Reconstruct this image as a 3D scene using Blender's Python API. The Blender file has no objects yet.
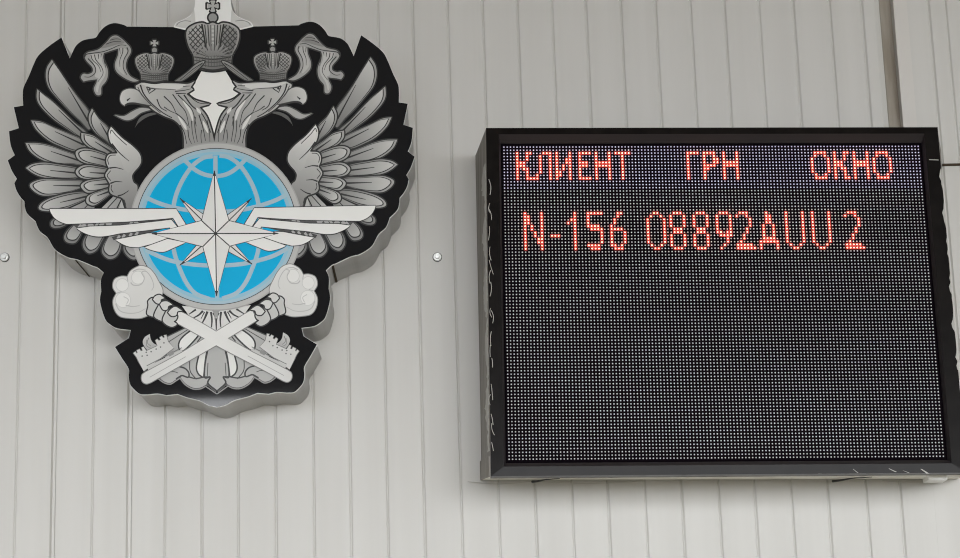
import bpy, math, random
from math import sin, cos, pi
from mathutils import Vector, Matrix
from mathutils.geometry import tessellate_polygon

random.seed(7)
scene = bpy.context.scene
COL = scene.collection

# ------------------------------------------------------------------ survey of the place
# The wall is the plane y = 0 (into the wall = +y), z is up.  The camera stands in front of it.
F = 1842.7267; CX, CY = 480.0, 279.0
RX, RY, RZ, RIB0, PITCH = -0.21694785, -0.03148446, -0.03106467, -0.86484176, 0.06819716


def rot3(rx, ry, rz):
    mx = Matrix(((1, 0, 0), (0, cos(rx), -sin(rx)), (0, sin(rx), cos(rx))))
    my = Matrix(((cos(ry), 0, sin(ry)), (0, 1, 0), (-sin(ry), 0, cos(ry))))
    mz = Matrix(((cos(rz), -sin(rz), 0), (sin(rz), cos(rz), 0), (0, 0, 1)))
    return mz @ mx @ my


R = rot3(RX, RY, RZ)                       # (right, down, into wall) -> camera axes
CAMW = -(R.transposed() @ Vector((0, 0, 3.5)))
ZTOP = 1.60 + CAMW.y                       # camera stands 1.60 m above the ground


def bl(w):                                  # wall frame (right, down, into wall) -> Blender
    return Vector((w[0], w[2], ZTOP - w[1]))


def ray(px, py):
    return R.transposed() @ Vector(((px - CX) / F, (py - CY) / F, 1.0))


def on_depth(px, py, n):                    # surveyed point on the plane at distance n from the wall
    d = ray(px, py)
    s = (n - CAMW.z) / d.z
    return CAMW + d * s


# ------------------------------------------------------------------ materials
def lin(v):
    v = v / 255.0
    return v / 12.92 if v <= 0.04045 else ((v + 0.055) / 1.055) ** 2.4


def mat(name, rgb, rough=0.6, spec=0.3, metal=0.0, emit=None, emit_s=0.0):
    m = bpy.data.materials.new(name)
    m.use_nodes = True
    b = m.node_tree.nodes['Principled BSDF']
    b.inputs['Base Color'].default_value = (*rgb, 1)
    b.inputs['Roughness'].default_value = rough
    b.inputs['Specular IOR Level'].default_value = spec
    b.inputs['Metallic'].default_value = metal
    if emit:
        b.inputs['Emission Color'].default_value = (*emit, 1)
        b.inputs['Emission Strength'].default_value = emit_s
    return m


def noisy(m, rgb_a, rgb_b, scale=(4, 4, 4), detail=4, bump=0.0, lo=0.35, hi=0.65, rough=None):
    nt = m.node_tree
    b = nt.nodes['Principled BSDF']
    tc = nt.nodes.new('ShaderNodeTexCoord')
    mp = nt.nodes.new('ShaderNodeMapping')
    mp.inputs['Scale'].default_value = scale
    nz = nt.nodes.new('ShaderNodeTexNoise')
    nz.inputs['Scale'].default_value = 1.0
    nz.inputs['Detail'].default_value = detail
    cr_ = nt.nodes.new('ShaderNodeValToRGB')
    cr_.color_ramp.elements[0].position = lo
    cr_.color_ramp.elements[1].position = hi
    cr_.color_ramp.elements[0].color = (*rgb_a, 1)
    cr_.color_ramp.elements[1].color = (*rgb_b, 1)
    L = nt.links.new
    L(tc.outputs['Object'], mp.inputs['Vector'])
    L(mp.outputs['Vector'], nz.inputs['Vector'])
    L(nz.outputs['Fac'], cr_.inputs['Fac'])
    L(cr_.outputs['Color'], b.inputs['Base Color'])
    if bump:
        bp = nt.nodes.new('ShaderNodeBump')
        bp.inputs['Strength'].default_value = bump
        bp.inputs['Distance'].default_value = 0.002
        L(nz.outputs['Fac'], bp.inputs['Height'])
        L(bp.outputs['Normal'], b.inputs['Normal'])
    return m


M = {}
M['wall'] = noisy(mat('painted sheet metal', (.57, .556, .525), .5, .3),
                  (.555, .541, .51), (.585, .571, .54), (22, 22, .7), 5, .05)
M['joint'] = mat('pale flashing', (.60, .575, .54), .5, .3)
M['dirty'] = noisy(mat('dirty sheet edge', (.3, .27, .22), .6, .2), (.26, .225, .18), (.40, .37, .32), (30, 30, 4), 4)
M['gap'] = mat('dark joint', (.06, .045, .03), .8, .1)
M['zinc'] = mat('galvanised steel', (.62, .62, .60), .35, .5, .6)
M['casing'] = noisy(mat('grey sign casing', (.36, .355, .345), .4, .4),
                    (.33, .325, .315), (.39, .385, .37), (14, 14, 5), 4, .03)
M['lip'] = mat('pale trim edge', (.78, .78, .76), .35, .5)
M['white'] = mat('white acrylic', (.80, .795, .775), .3, .4)
M['black'] = mat('black acrylic', (.0095, .0102, .0122), .035, .26)
M['frame'] = noisy(mat('black painted frame', (.008, .007, .0066), .25, .08),
                   (.006, .0052, .005), (.010, .0086, .008), (30, 30, 30), 4, .02)
M['frame_inner'] = mat('inner frame slope', (.024, .020, .0205), .4, .25)
M['cabinet'] = noisy(mat('aged grey cabinet side', (.19, .175, .155), .55, .3),
                     (.14, .125, .105), (.25, .235, .21), (60, 60, 3), 4, .1)
M['cream'] = noisy(mat('cream painted tray', (.75, .73, .66), .55, .3),
                   (.66, .64, .57), (.80, .78, .72), (12, 40, 40), 4, .05)
M['sealant'] = mat('dried sealant', (.46, .45, .42), .7, .2)
M['cable'] = mat('black cable', (.012, .012, .012), .5, .3)
M['mask'] = mat('black screen mask', (.0032, .002, .0034), .8, .02)
M['dot'] = mat('unlit lens', (.80, .77, .80), .25, .5)
M['dot_blue'] = mat('faintly lit lens', (.80, .76, .84), .25, .5, 0, (.62, .50, 1.0), .10)
M['dot_red'] = mat('lit red lens', (.6, .2, .15), .3, .4, 0, (1.0, .36, .23), 3.4)
M['pack_red'] = mat('red resin with spill glow', (.05, .01, .01), .5, .3, 0, (1.0, .03, .010), .19)  # emission also stands in for red spill between the lit lenses
M['ground'] = noisy(mat('grey paving', (.42, .385, .29), .85, .2), (.39, .357, .27), (.45, .413, .31), (3, 3, 3))
M['soffit'] = mat('beige soffit', (.44, .36, .235), .8, .2)
M['blue'] = mat('blue film', (.0, .40, .69), .4, .10)
M['paleblue'] = mat('pale blue film', (.33, .47, .54), .35, .35)
M['ringblue'] = mat('ring blue film', (.25, .47, .58), .35, .35)


def print_mat():
    m = mat('printed film', (.5, .5, .5), .38, .3)
    nt = m.node_tree
    uv = nt.nodes.new('ShaderNodeUVMap'); uv.uv_map = 'tone'
    sp = nt.nodes.new('ShaderNodeSeparateXYZ')
    cb = nt.nodes.new('ShaderNodeCombineColor')
    mu = nt.nodes.new('ShaderNodeMath'); mu.operation = 'MULTIPLY'; mu.inputs[1].default_value = .985
    mv = nt.nodes.new('ShaderNodeMath'); mv.operation = 'MULTIPLY'; mv.inputs[1].default_value = .945
    L = nt.links.new
    L(uv.outputs['UV'], sp.inputs[0])
    L(sp.outputs['X'], cb.inputs[0])
    L(sp.outputs['X'], mu.inputs[0]); L(mu.outputs[0], cb.inputs[1])
    L(sp.outputs['X'], mv.inputs[0]); L(mv.outputs[0], cb.inputs[2])
    L(cb.outputs[0], nt.nodes['Principled BSDF'].inputs['Base Color'])
    return m


M['print'] = print_mat()


# ------------------------------------------------------------------ object helpers
def empty(name, loc, label=None, cat=None, group=None):
    o = bpy.data.objects.new(name, None)
    COL.objects.link(o)
    o.empty_display_size = .05
    o.matrix_world = Matrix.Translation(loc)
    tag(o, label, cat, group)
    return o


def tag(o, label=None, cat=None, group=None, kind=None):
    if label: o['label'] = label
    if cat: o['category'] = cat
    if group: o['group'] = group
    if kind: o['kind'] = kind
    return o


def mesh(name, verts, faces, mats, parent=None, root=None, midx=None, smooth=False, label=None):
    """verts in world coordinates; children keep coordinates relative to the thing's root"""
    off = root.location if root is not None else Vector((0, 0, 0))
    me = bpy.data.meshes.new(name)
    me.from_pydata([Vector(v) - off for v in verts], [], faces)
    if not isinstance(mats, (list, tuple)): mats = [mats]
    for m in mats: me.materials.append(m)
    if midx:
        for p, i in zip(me.polygons, midx): p.material_index = i
    if smooth:
        for p in me.polygons: p.use_smooth = True
    me.update()
    o = bpy.data.objects.new(name, me)
    COL.objects.link(o)
    if parent is not None: o.parent = parent
    if label: o['label'] = label
    return o


class MB:
    def __init__(s): s.v = []; s.f = []; s.m = []

    def hexa(s, p, mi=0):                    # p: 4 front corners then 4 back corners, same order
        b = len(s.v); s.v += [Vector(q) for q in p]
        for f in ((0, 3, 2, 1), (4, 5, 6, 7), (0, 1, 5, 4), (1, 2, 6, 5), (2, 3, 7, 6), (3, 0, 4, 7)):
            s.f.append(tuple(b + i for i in f)); s.m.append(mi)

    def quad(s, p, mi=0):
        b = len(s.v); s.v += [Vector(q) for q in p]
        s.f.append(tuple(range(b, b + len(p)))); s.m.append(mi)

    def tube(s, pts, rad, n=8, mi=0):
        rings = []
        for i, p in enumerate(pts):
            p = Vector(p)
            a = Vector(pts[max(i - 1, 0)]); c = Vector(pts[min(i + 1, len(pts) - 1)])
            t = (c - a).normalized()
            u = t.cross(Vector((0.31, 0.2, 0.93))).normalized(); w = t.cross(u)
            r = rad[i] if isinstance(rad, (list, tuple)) else rad
            b = len(s.v)
            for k in range(n):
                s.v.append(p + (u * cos(2 * pi * k / n) + w * sin(2 * pi * k / n)) * r)
            rings.append(b)
        for a, b in zip(rings, rings[1:]):
            for k in range(n):
                s.f.append((a + k, a + (k + 1) % n, b + (k + 1) % n, b + k)); s.m.append(mi)
        s.f.append(tuple(rings[0] + k for k in reversed(range(n)))); s.m.append(mi)
        s.f.append(tuple(rings[-1] + k for k in range(n))); s.m.append(mi)

    def build(s, name, mats, parent=None, root=None, label=None, smooth=False):
        return mesh(name, s.v, s.f, mats, parent, root, s.m, smooth, label)


# ------------------------------------------------------------------ the wall
def rib_x(top, bottom=None):
    a = on_depth(top, 0, 0).x
    if bottom is None: return a
    return (a + on_depth(bottom, 558, 0).x) / 2


# (column at the top of the wall strip, at its bottom, width in mm)
ribs = [(27, 14, 3), (62.5, 52, 10), (99, 92, 3), (133.5, 129.5, 11), (167, 166, 3.5), (201, 204, 6), (236, 240, 3),
        (272, 277.5, 6), (308.7, 315, 3.5), (344, 351, 6), (378.5, 388, 4), (413, 425, 6), (448, 462.5, 4),
        (483.5, 499.5, 3.5), (518.5, 536, 6), (553, 573.5, 3.5), (586.5, 610, 7), (621, 648, 3.5), (655, 685.5, 7),
        (690, 723, 3.5), (723.5, 759.5, 7), (758.5, 796, 3.5), (792, 833.5, 7.5), (829, 872, 3.5), (860, 907, 8)]
grooves = [(rib_x(t, b), w / 1000) for t, b, w in ribs]
x = grooves[0][0]
for k in range(12):
    x -= PITCH
    grooves.insert(0, (x, .0035 if k % 2 else .009))
xj0, xj1, xj2 = on_depth(881, 0, 0).x, on_depth(892.5, 0, 0).x, on_depth(906, 0, 0).x
gr_right = [(on_depth(928, 0, 0).x, .008)]
x = gr_right[0][0]
for k in range(10):
    x += PITCH / 2 if k == 0 else PITCH
    gr_right.append((x, .0035 if k % 2 == 0 else .008))


def groove_prof(x, w):
    if w > .0085:                             # broad pressed channel
        return [(x - w / 2, 0), (x - w * .22, .0062), (x + w * .22, .0062), (x + w / 2, 0)]
    w = .0046 + w * .28
    return [(x - w / 2, 0), (x - w * .09, w * .5), (x + w * .09, w * .5), (x + w / 2, 0)]


prof = [(-2.6, 0)]
for gx, gw in grooves:
    if gx < -2.55: continue
    prof += groove_prof(gx, gw)
prof += [(xj0 - .014, 0), (xj0 - .004, .004), (xj0, .014), (xj1 - .002, .016), (xj1, .016), (xj1 + .0005, 0)]
for gx, gw in gr_right: prof += groove_prof(gx, gw)
prof.append((gr_right[-1][0] + .1, 0))
WALL_TOP, WALL_BOT = 3.35, 0.0
v, f = [], []
zs = [WALL_BOT, .9, 1.8, 2.25, 2.35, 2.9, WALL_TOP]
for z in zs:
    for (px, py) in prof: v.append((px, py * (.008 if z < 2.3 and xj0 - .02 < px < xj1 + .0002 else 1), z))
n = len(prof)
for k in range(len(zs) - 1):
    for i in range(n - 1):
        f.append((k * n + i, k * n + i + 1, (k + 1) * n + i + 1, (k + 1) * n + i))
dirty = [1 if xj0 - .0045 < prof[fc[0] % n][0] < xj1 - .001 and fc[0] // n >= 3 else 0 for fc in f] + [0]
b = len(v)                                   # solid behind the sheet
x0, x1 = prof[0][0], prof[-1][0]
v += [(x0, .12, WALL_BOT), (x1, .12, WALL_BOT), (x1, .12, WALL_TOP), (x0, .12, WALL_TOP)]
f += [(b, b + 3, b + 2, b + 1)]
wall = tag(mesh('wall_back', v, f, [M['wall'], M['dirty']], midx=dirty), kind='structure',
           label='off-white ribbed sheet metal wall behind the sign and the display')

# sheet overlap strip at the right, and the horizontal joint beside the display
mb = MB()
mb.hexa([(xj1, -.003, WALL_TOP), (xj2, -.003, WALL_TOP), (xj2, -.003, 2.3), (xj1, -.003, 2.3),
         (xj1, .0, WALL_TOP), (xj2, .0, WALL_TOP), (xj2, .0, 2.3), (xj1, .0, 2.3)])
tag(mb.build('trim_1', M['joint']), kind='structure', label='pale vertical flashing strip at the sheet joint')
a = bl(on_depth(942, 164.2, 0)); c = bl(on_depth(942, 166.2, 0))
mb = MB()
mb.hexa([(a.x, -.004, a.z), (a.x + .55, -.004, a.z), (a.x + .55, -.004, c.z), (a.x, -.004, c.z),
         (a.x, .0, a.z), (a.x + .55, .0, a.z), (a.x + .55, .0, c.z), (a.x, .0, c.z)])
tag(mb.build('trim_2', M['gap']), kind='structure', label='dark horizontal joint line right of the display')

# paving and the canopy soffit overhead
mb = MB(); mb.hexa([(-14, -40, 0), (14, -40, 0), (14, .12, 0), (-14, .12, 0), (-14, -40, -.1), (14, -40, -.1), (14, .12, -.1), (-14, .12, -.1)])
tag(mb.build('floor', M['ground']), kind='structure')
CAN_D = 8.0
mb = MB(); mb.hexa([(-14, -CAN_D, WALL_TOP + .12), (14, -CAN_D, WALL_TOP + .12), (14, .12, WALL_TOP + .12), (-14, .12, WALL_TOP + .12),
                    (-14, -CAN_D, WALL_TOP), (14, -CAN_D, WALL_TOP), (14, .12, WALL_TOP), (-14, .12, WALL_TOP)])
tag(mb.build('ceiling', M['soffit']), kind='structure')


# ------------------------------------------------------------------ screws in the wall
def screw(px, py, label):
    c = bl(on_depth(px, py, 0))
    t = empty('wall_screw', c, label, 'screw', 'wall screws')

    def disc(prof, n, ph=0):
        mb = MB(); rings = []
        for r, y in prof:
            b = len(mb.v)
            for k in range(n):
                a = 2 * pi * k / n + ph
                mb.v.append(c + Vector((r * cos(a), y, r * sin(a))))
            rings.append(b)
        for p, q in zip(rings, rings[1:]):
            for k in range(n):
                mb.f.append((p + k, p + (k + 1) % n, q + (k + 1) % n, q + k)); mb.m.append(0)
        mb.f.append(tuple(rings[-1] + k for k in range(n))); mb.m.append(0)
        return mb
    disc([(.0090, 0), (.0090, -.002), (.0082, -.0022)], 28).build('rubber_seal', M['cable'], t, t)
    disc([(.0080, -.0015), (.0082, -.0036), (.0070, -.0046)], 28).build('washer', M['zinc'], t, t)
    disc([(.0050, -.004), (.0050, -.0085), (.0040, -.0096)], 6, .3).build('hex_head', M['zinc'], t, t)


screw(4.8, 257.5, 'small hex-head wall screw left of the eagle sign near the picture edge')
screw(437.3, 257.3, 'small hex-head wall screw between the eagle sign and the display')

# ------------------------------------------------------------------ the eagle sign
NE = -.145                                    # front of the sign stands 145 mm off the wall
_a, _b = on_depth(212.9, 7, NE), on_depth(217.0, 392, NE)
AX = Vector((_a.x - _b.x, _a.y - _b.y)).normalized()             # the sign's upright
C0 = Vector((_b.x, _b.y)) + AX * (on_depth(215.5, 234.2, NE).y - _b.y) / AX.y
RR = Vector((cos(math.radians(.765)), sin(math.radians(.765))))  # the sign's level
DET = RR.x * AX.y - RR.y * AX.x


def sgn(px, py, mir=False):
    """a surveyed point of the sign's face, or its counterpart on the right half"""
    p = on_depth(px, py, NE)
    d = Vector((p.x, p.y)) - C0
    if mir:
        u = (d.x * AX.y - d.y * AX.x) / DET
        w = (RR.x * d.y - RR.y * d.x) / DET
        d = RR * (-u * .957 + .0063 * (1 - math.exp(-(u / .06) ** 2)) * (1 if u < 0 else -1)) + AX * w
    return C0 + d


def spline(pts, closed=True, n=5):
    """Catmull-Rom through the points; a third element marks a sharp corner"""
    P = [Vector(p[:2]) for p in pts]; S = [len(p) > 2 for p in pts]
    N = len(P); out = []
    segs = N if closed else N - 1

    def g(i): return P[i % N] if closed else P[min(max(i, 0), N - 1)]
    for i in range(segs):
        p1, p2 = g(i), g(i + 1)
        p0 = p1 * 2 - p2 if (S[i % N] or (not closed and i == 0)) else g(i - 1)
        p3 = p2 * 2 - p1 if (S[(i + 1) % N] or (not closed and i + 2 >= N)) else g(i + 2)
        if S[i % N] : p0 = p1 - (p2 - p1) * .6
        if S[(i + 1) % N]: p3 = p2 + (p2 - p1) * .6
        for k in range(n):
            t = k / n
            out.append(.5 * ((2 * p1) + (p2 - p0) * t + (2 * p0 - 5 * p1 + 4 * p2 - p3) * t * t + (3 * p1 - p0 - 3 * p2 + p3) * t ** 3))
    if not closed: out.append(P[-1])
    return out


EPS = .00002


class Art:
    """printed and cut film pieces on the face of the sign, one mesh per part"""
    def __init__(s, base=1, mir=False):
        s.v = []; s.f = []; s.t = []; s.m = []; s.mir = mir; s.z = base + (.5 if mir else 0)

    def pt(s, p, z): 
        q = sgn(p[0], p[1], s.mir)
        return bl((q.x, q.y, NE - .0006 - z * EPS))

    def fill(s, pts, t0=200, t1=None, a=None, b=None, sm=True, mi=0, n=5, skirt=True):
        P = spline(pts, True, n) if sm else [Vector(p[:2]) for p in pts]
        if t1 is None: t1 = t0
        def tone(p):
            if a is None: return t0
            d = Vector(b) - Vector(a)
            k = (p - Vector(a)).dot(d) / d.length_squared
            return t0 + (t1 - t0) * min(max(k, 0), 1)
        tris = tessellate_polygon([[Vector((p.x, p.y, 0)) for p in P]])
        base = len(s.v); N = len(P)
        ar = sum(P[i].x * P[(i + 1) % N].y - P[(i + 1) % N].x * P[i].y for i in range(N))
        for p in P: s.v.append(s.pt(p, s.z)); s.t.append(tone(p))
        flip = s.mir
        for tr in tris:
            p, q, r = (P[i] for i in tr)
            ccw = (q - p).cross(r - p) > 0
            tr = tuple(base + i for i in tr)
            # make the faces look out of the wall
            if ccw == flip: tr = tr[::-1]
            s.f.append(tr[::-1] if not flip else tr[::-1]); s.m.append(mi)
        if skirt:
            for i, p in enumerate(P): s.v.append(s.pt(p, s.z - 12)); s.t.append(tone(p))
            for i in range(N):
                j = (i + 1) % N
                s.f.append((base + i, base + j, base + N + j, base + N + i)); s.m.append(mi)
        s.z += 1

    def line(s, pts, w=.8, t=30, w1=None, sm=True, closed=False, mi=0, n=6, wm=None):
        P = spline(pts, closed, n) if sm else [Vector(p[:2]) for p in pts]
        if closed: P = P + [P[0]]
        N = len(P)
        if N < 2: return
        w *= 2.1 if closed else 1.4; w1 = w1 * 1.4 if w1 is not None else None
        base = len(s.v)
        for i, p in enumerate(P):
            if closed: a, c = P[(i - 1) % (N - 1)], P[(i + 1) % (N - 1)]
            else: a, c = P[max(i - 1, 0)], P[min(i + 1, N - 1)]
            d = (c - a)
            if d.length < 1e-6: d = Vector((1, 0))
            d.normalize(); nr = Vector((-d.y, d.x))
            k = i / (N - 1)
            ww = w + ((w1 if w1 is not None else w) - w) * k
            if wm: ww = w + (wm - w) * sin(pi * k)
            for q in (p + nr * ww / 2, p - nr * ww / 2): s.v.append(s.pt(q, s.z)); s.t.append(t)
        for i in range(N - 1):
            q = base + 2 * i
            fc = (q, q + 1, q + 3, q + 2)
            s.f.append(fc if s.mir else fc[::-1]); s.m.append(mi)
        s.z += 1

    def disc(s, c, r, t=200, ry=None, mi=0, n=28, t1=None):
        ry = ry or r
        P = [(c[0] + r * cos(2 * pi * k / n), c[1] + ry * sin(2 * pi * k / n)) for k in range(n)]
        if t1 is None: s.fill(P, t, sm=False, mi=mi)
        else: s.fill(P, t, t1, (c[0] - r, c[1] - ry), (c[0] + r, c[1] + ry), sm=False, mi=mi)

    def feather(s, pts, root, t=(182, 108), rim=150, quill=True):
        tip = Vector(pts[0][:2]); root = Vector(root)
        ax = (root - tip).normalized(); L = (root - tip).length

        def shrink(k, sh):
            o = []
            for p in pts:
                q = Vector(p[:2]) - tip
                al = q.dot(ax); pe = q - ax * al
                al = sh + al * (1 - sh / L)
                r = tip + ax * al + pe * k
                o.append((r.x, r.y) + tuple(p[2:]))
            return o
        s.line(pts, 1.35, 26, closed=True)
        s.fill(pts, rim, rim * .62, tip, root)
        wd = max(abs((Vector(p[:2]) - tip).cross(ax)) for p in pts)
        k1 = max(.4, 1 - 1.15 / wd); k2 = max(.3, 1 - 2.0 / wd)
        s.fill(shrink(k1, 2.6), 34)
        s.fill(shrink(k2, 3.9), t[0], t[1], tip + ax * L * .1, root)
        if quill:
            a = tip + ax * L * .42; b = tip + ax * L * .93
            s.line([a, b], .4, 34, 1.4, sm=False)

    def build(s, name, parent, root, extra=(), label=None):
        off = root.location
        me = bpy.data.meshes.new(name)
        me.from_pydata([p - off for p in s.v], [], s.f)
        for m in (M['print'],) + tuple(extra): me.materials.append(m)
        uv = me.uv_layers.new(name='tone')
        for p, mi in zip(me.polygons, s.m): p.material_index = mi
        tl = [min(lin(t) * 1.13, .86) for t in s.t]
        for lp in me.loops: uv.data[lp.index].uv = (tl[lp.vertex_index], .5)
        me.update()
        o = bpy.data.objects.new(name, me)
        COL.objects.link(o); o.parent = parent
        if label: o['label'] = label
        return o


sign = empty('eagle_sign', bl((C0.x, C0.y + .05, 0)),
             'black double-headed eagle wall sign with crowns, blue globe and white star', 'sign')

# outline of the black face, left half from the top centre round to the bottom tip
OUT = [(212.4, 27.6, 1), (127, 26.6, 1), (124, 25), (116.4, 23.2), (110, 24), (103.9, 27.5), (98.8, 33.2), (95.7, 37.6), (88.8, 39), (82.5, 40.7),
       (76.3, 45.5), (72.4, 52.6), (69.8, 58.4, 1), (61.5, 37.5, 1), (50.2, 45.3), (38.9, 55), (33.9, 63.9), (28.8, 76.4), (23.8, 87),
       (22.8, 94), (23.2, 105.7, 1), (13.8, 107.2, 1), (18.8, 128.2, 1), (9, 131.4, 1), (10.7, 145.2), (14.8, 155.2, 1), (7.8, 160.5, 1),
       (12, 171), (16.9, 178.8, 1), (14.4, 183.2, 1), (16.3, 190), (20, 196.4), (24.5, 201.4, 1), (25, 207.6), (27.6, 214), (35.7, 221.4, 1),
       (36.4, 223.8), (40, 231.3), (47.6, 237.6), (54, 248.2), (60.2, 253.2), (69, 257.6), (77.7, 259.5), (92.8, 265.8), (97.8, 267.7),
       (103.8, 272.7, 1), (100.9, 280), (101.3, 291.4, 1), (100, 300), (102, 310), (105.7, 320), (110, 324.3), (117.5, 328.4), (130.7, 330, 1),
       (128.8, 338.2, 1), (115, 347, 1), (122.5, 359), (128.8, 369), (128.7, 376.3), (130, 383.9), (133.8, 389), (140, 394), (147.6, 394.5, 1),
       (157.6, 393.6), (166.4, 395.2, 1), (177.7, 394, 1), (187.7, 397.6), (197.8, 400), (202.8, 402, 1), (209, 405.2), (216.8, 407, 1)]
left = spline(OUT, False, 4)
half_l = [sgn(p.x, p.y) for p in left]
half_r = [sgn(p.x, p.y, True) for p in left]
# the white crown board rising over the top edge
BOARD = [(173.8, 27.4, 1), (176.4, 22.6), (182.5, 20), (190, 15.6), (194.6, 8), (196, -6), (200.5, -13), (212.5, -16)]
bl_l = [sgn(p.x, p.y) for p in spline(BOARD, False, 5)]
bl_r = [sgn(p.x, p.y, True) for p in spline(BOARD, False, 5)]
loop_face = half_l + half_r[-2:0:-1]                                # closed, left side downward then right side upward


def split_top(h, bo):
    x_in = bo[0].x
    k = next(i for i, p in enumerate(h) if abs(p.x - C0.x) > abs(x_in - C0.x))
    return h[k:]


loop_all = bl_l[::-1] + split_top(half_l, bl_l) + split_top(half_r, bl_r)[-2::-1] + bl_r[:-1]


def grow(loop, d):
    N = len(loop); out = []
    ar = sum(loop[i].x * loop[(i + 1) % N].y - loop[(i + 1) % N].x * loop[i].y for i in range(N))
    sg = 1 if ar > 0 else -1
    for i in range(N):
        a, p, c = loop[i - 1], loop[i], loop[(i + 1) % N]
        e1 = (p - a).normalized() if (p - a).length > 1e-7 else Vector((1, 0))
        e2 = (c - p).normalized() if (c - p).length > 1e-7 else e1
        n1 = Vector((e1.y, -e1.x)) * sg; n2 = Vector((e2.y, -e2.x)) * sg
        m = n1 + n2
        m = m / max(m.length_squared / 2, .5)
        out.append(p + m * d)
    return out


def slab(name, loop, n0, n1, m, caps=True, inner=None, label=None):
    """a plate following a closed outline between depths n0 (front) and n1 (back)"""
    N = len(loop)
    v = [bl((p.x, p.y, n0)) for p in loop] + [bl((p.x, p.y, n1)) for p in loop]
    f = [(i, (i + 1) % N, N + (i + 1) % N, N + i) for i in range(N)]
    if inner:
        v += [bl((p.x, p.y, n0)) for p in inner] + [bl((p.x, p.y, n1)) for p in inner]
        for i in range(N):
            j = (i + 1) % N
            f += [(i, 2 * N + i, 2 * N + j, j), (N + i, N + j, 3 * N + j, 3 * N + i), (2 * N + i, 3 * N + i, 3 * N + j, 2 * N + j)]
    else:
        for tr in tessellate_polygon([[Vector((p.x, p.y, 0)) for p in loop]]):
            p, q, r = (loop[i] for i in tr)
            if (q - p).cross(r - p) < 0: tr = tr[::-1]
            f.append(tuple(tr)); f.append(tuple(N + i for i in tr[::-1]))
    return mesh(name, v, f, m, sign, sign, label=label)


slab('casing', loop_all, NE + .006, -.0005, M['casing'], label='grey metal sides of the sign')
slab('edge_trim', grow(loop_all, .0006), NE + .0006, NE + .0062, M['lip'], inner=grow(loop_all, -.0002), label='thin pale edge around the face')
slab('face_panel', loop_face, NE - .0004, NE + .006, M['black'], label='black acrylic face')

for p_, q_, mir, nm in (((97.8, 267.7), (95.6, 266.85), True, 'casing_seam'), ((75.2, 258.9), (74.4, 258.75), False, 'casing_seam')):
    g0, g1 = sgn(*p_, mir), sgn(*q_, mir)
    dn_ = Vector((0, .0012))
    mb = MB()
    mb.hexa([bl((g.x, g.y + dy, n_)) for n_ in (NE + .008, -.001) for g, dy in ((g0, .0), (g1, .0), (g1, .0016), (g0, .0016))])
    mb.build(nm, M['gap'], sign, sign, label='dark seam in the casing')
top_board = bl_l[::-1] + [sgn(187, 30.5), sgn(212.4, 34), sgn(187, 30.5, True)] + bl_r[:-1]
slab('crown_board', top_board, NE - .0008, NE + .006, M['white'], label='white board behind the large crown')

for mir in (False, True):
    A = Art(24, mir)
    sh = [(175, 26.6, 1), (177.2, 23), (183, 20.4), (190.4, 16), (194.2, 9, 1), (195.4, 20), (196, 30, 1), (188, 29, 1)]
    A.fill(sh, 188)
    A.line([(176.6, 25.6), (179.4, 22.6), (185, 21), (191, 21.6)], .5, 120)
    A.build('board_shoulder', sign, sign, label='cream shoulder of the crown board')

# white field between the necks
A = Art(1)
half = [(212.5, 66), (203, 68.5), (196, 81), (187, 92), (196, 100), (208, 104), (200, 108), (208, 119), (212, 131), (214, 142)]
P = [sgn(*p) for p in half] + [sgn(*p, True) for p in half[::-1]]
b0 = len(A.v)
for p in P: A.v.append(bl((p.x, p.y, NE - .0006 - EPS))); A.t.append(218)
for tr in tessellate_polygon([[Vector((p.x, p.y, 0)) for p in P]]):
    p, q, r = (P[i] for i in tr)
    A.f.append(tuple(tr) if (q - p).cross(r - p) > 0 else tuple(tr[::-1])); A.m.append(0)
A.build('white_field', sign, sign)

# ---- wings of the eagle
PRIM = [
    ([(52, 60, 1), (60, 71.4), (70, 86.4), (79, 98.3), (88, 109.5), (92, 120), (89, 130), (80, 121), (70, 112), (56, 97), (49, 88), (46, 78), (47, 68)], (91, 126)),
    ([(37.2, 89.5, 1), (44, 95), (52, 101), (62.7, 111), (75, 123), (86.5, 132), (87, 140), (80, 137.5), (65, 127.6), (52.7, 118.8), (41.4, 107.5), (37, 99)], (88, 138)),
    ([(31.3, 120.7, 1), (41.4, 122), (54, 127.6), (70, 134), (82, 139.5), (87, 148), (75, 151.4), (60.2, 146.4), (47.6, 140), (36.4, 130)], (88, 147)),
    ([(25.7, 143.3, 1), (37.6, 143.3), (50.2, 145.8), (62.7, 150.2), (75.2, 154.6), (84, 160), (81.5, 165), (70, 164), (54, 164), (40, 159), (30, 151.4)], (86, 163)),
    ([(26, 168.2, 1), (32.6, 164.4), (43.9, 162.8), (56.4, 164.4), (76.5, 167.8), (82, 173), (75.2, 178.8), (56.4, 179.4), (41.4, 177), (32.6, 173.2)], (84, 174)),
    ([(30, 185.7), (33.9, 182), (43.9, 179.4), (62.7, 180), (81.5, 180.7), (85, 186), (70.2, 192), (56.4, 195), (42.6, 195.7), (33.9, 191.3)], (86, 186)),
    ([(38.9, 207.6), (42.6, 202.6), (52.7, 197.6), (70.2, 193.2), (86.5, 192.4), (88, 198), (70.2, 207), (60.2, 210), (50.2, 211.4), (41.4, 210.5)], (90, 196)),
]
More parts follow.
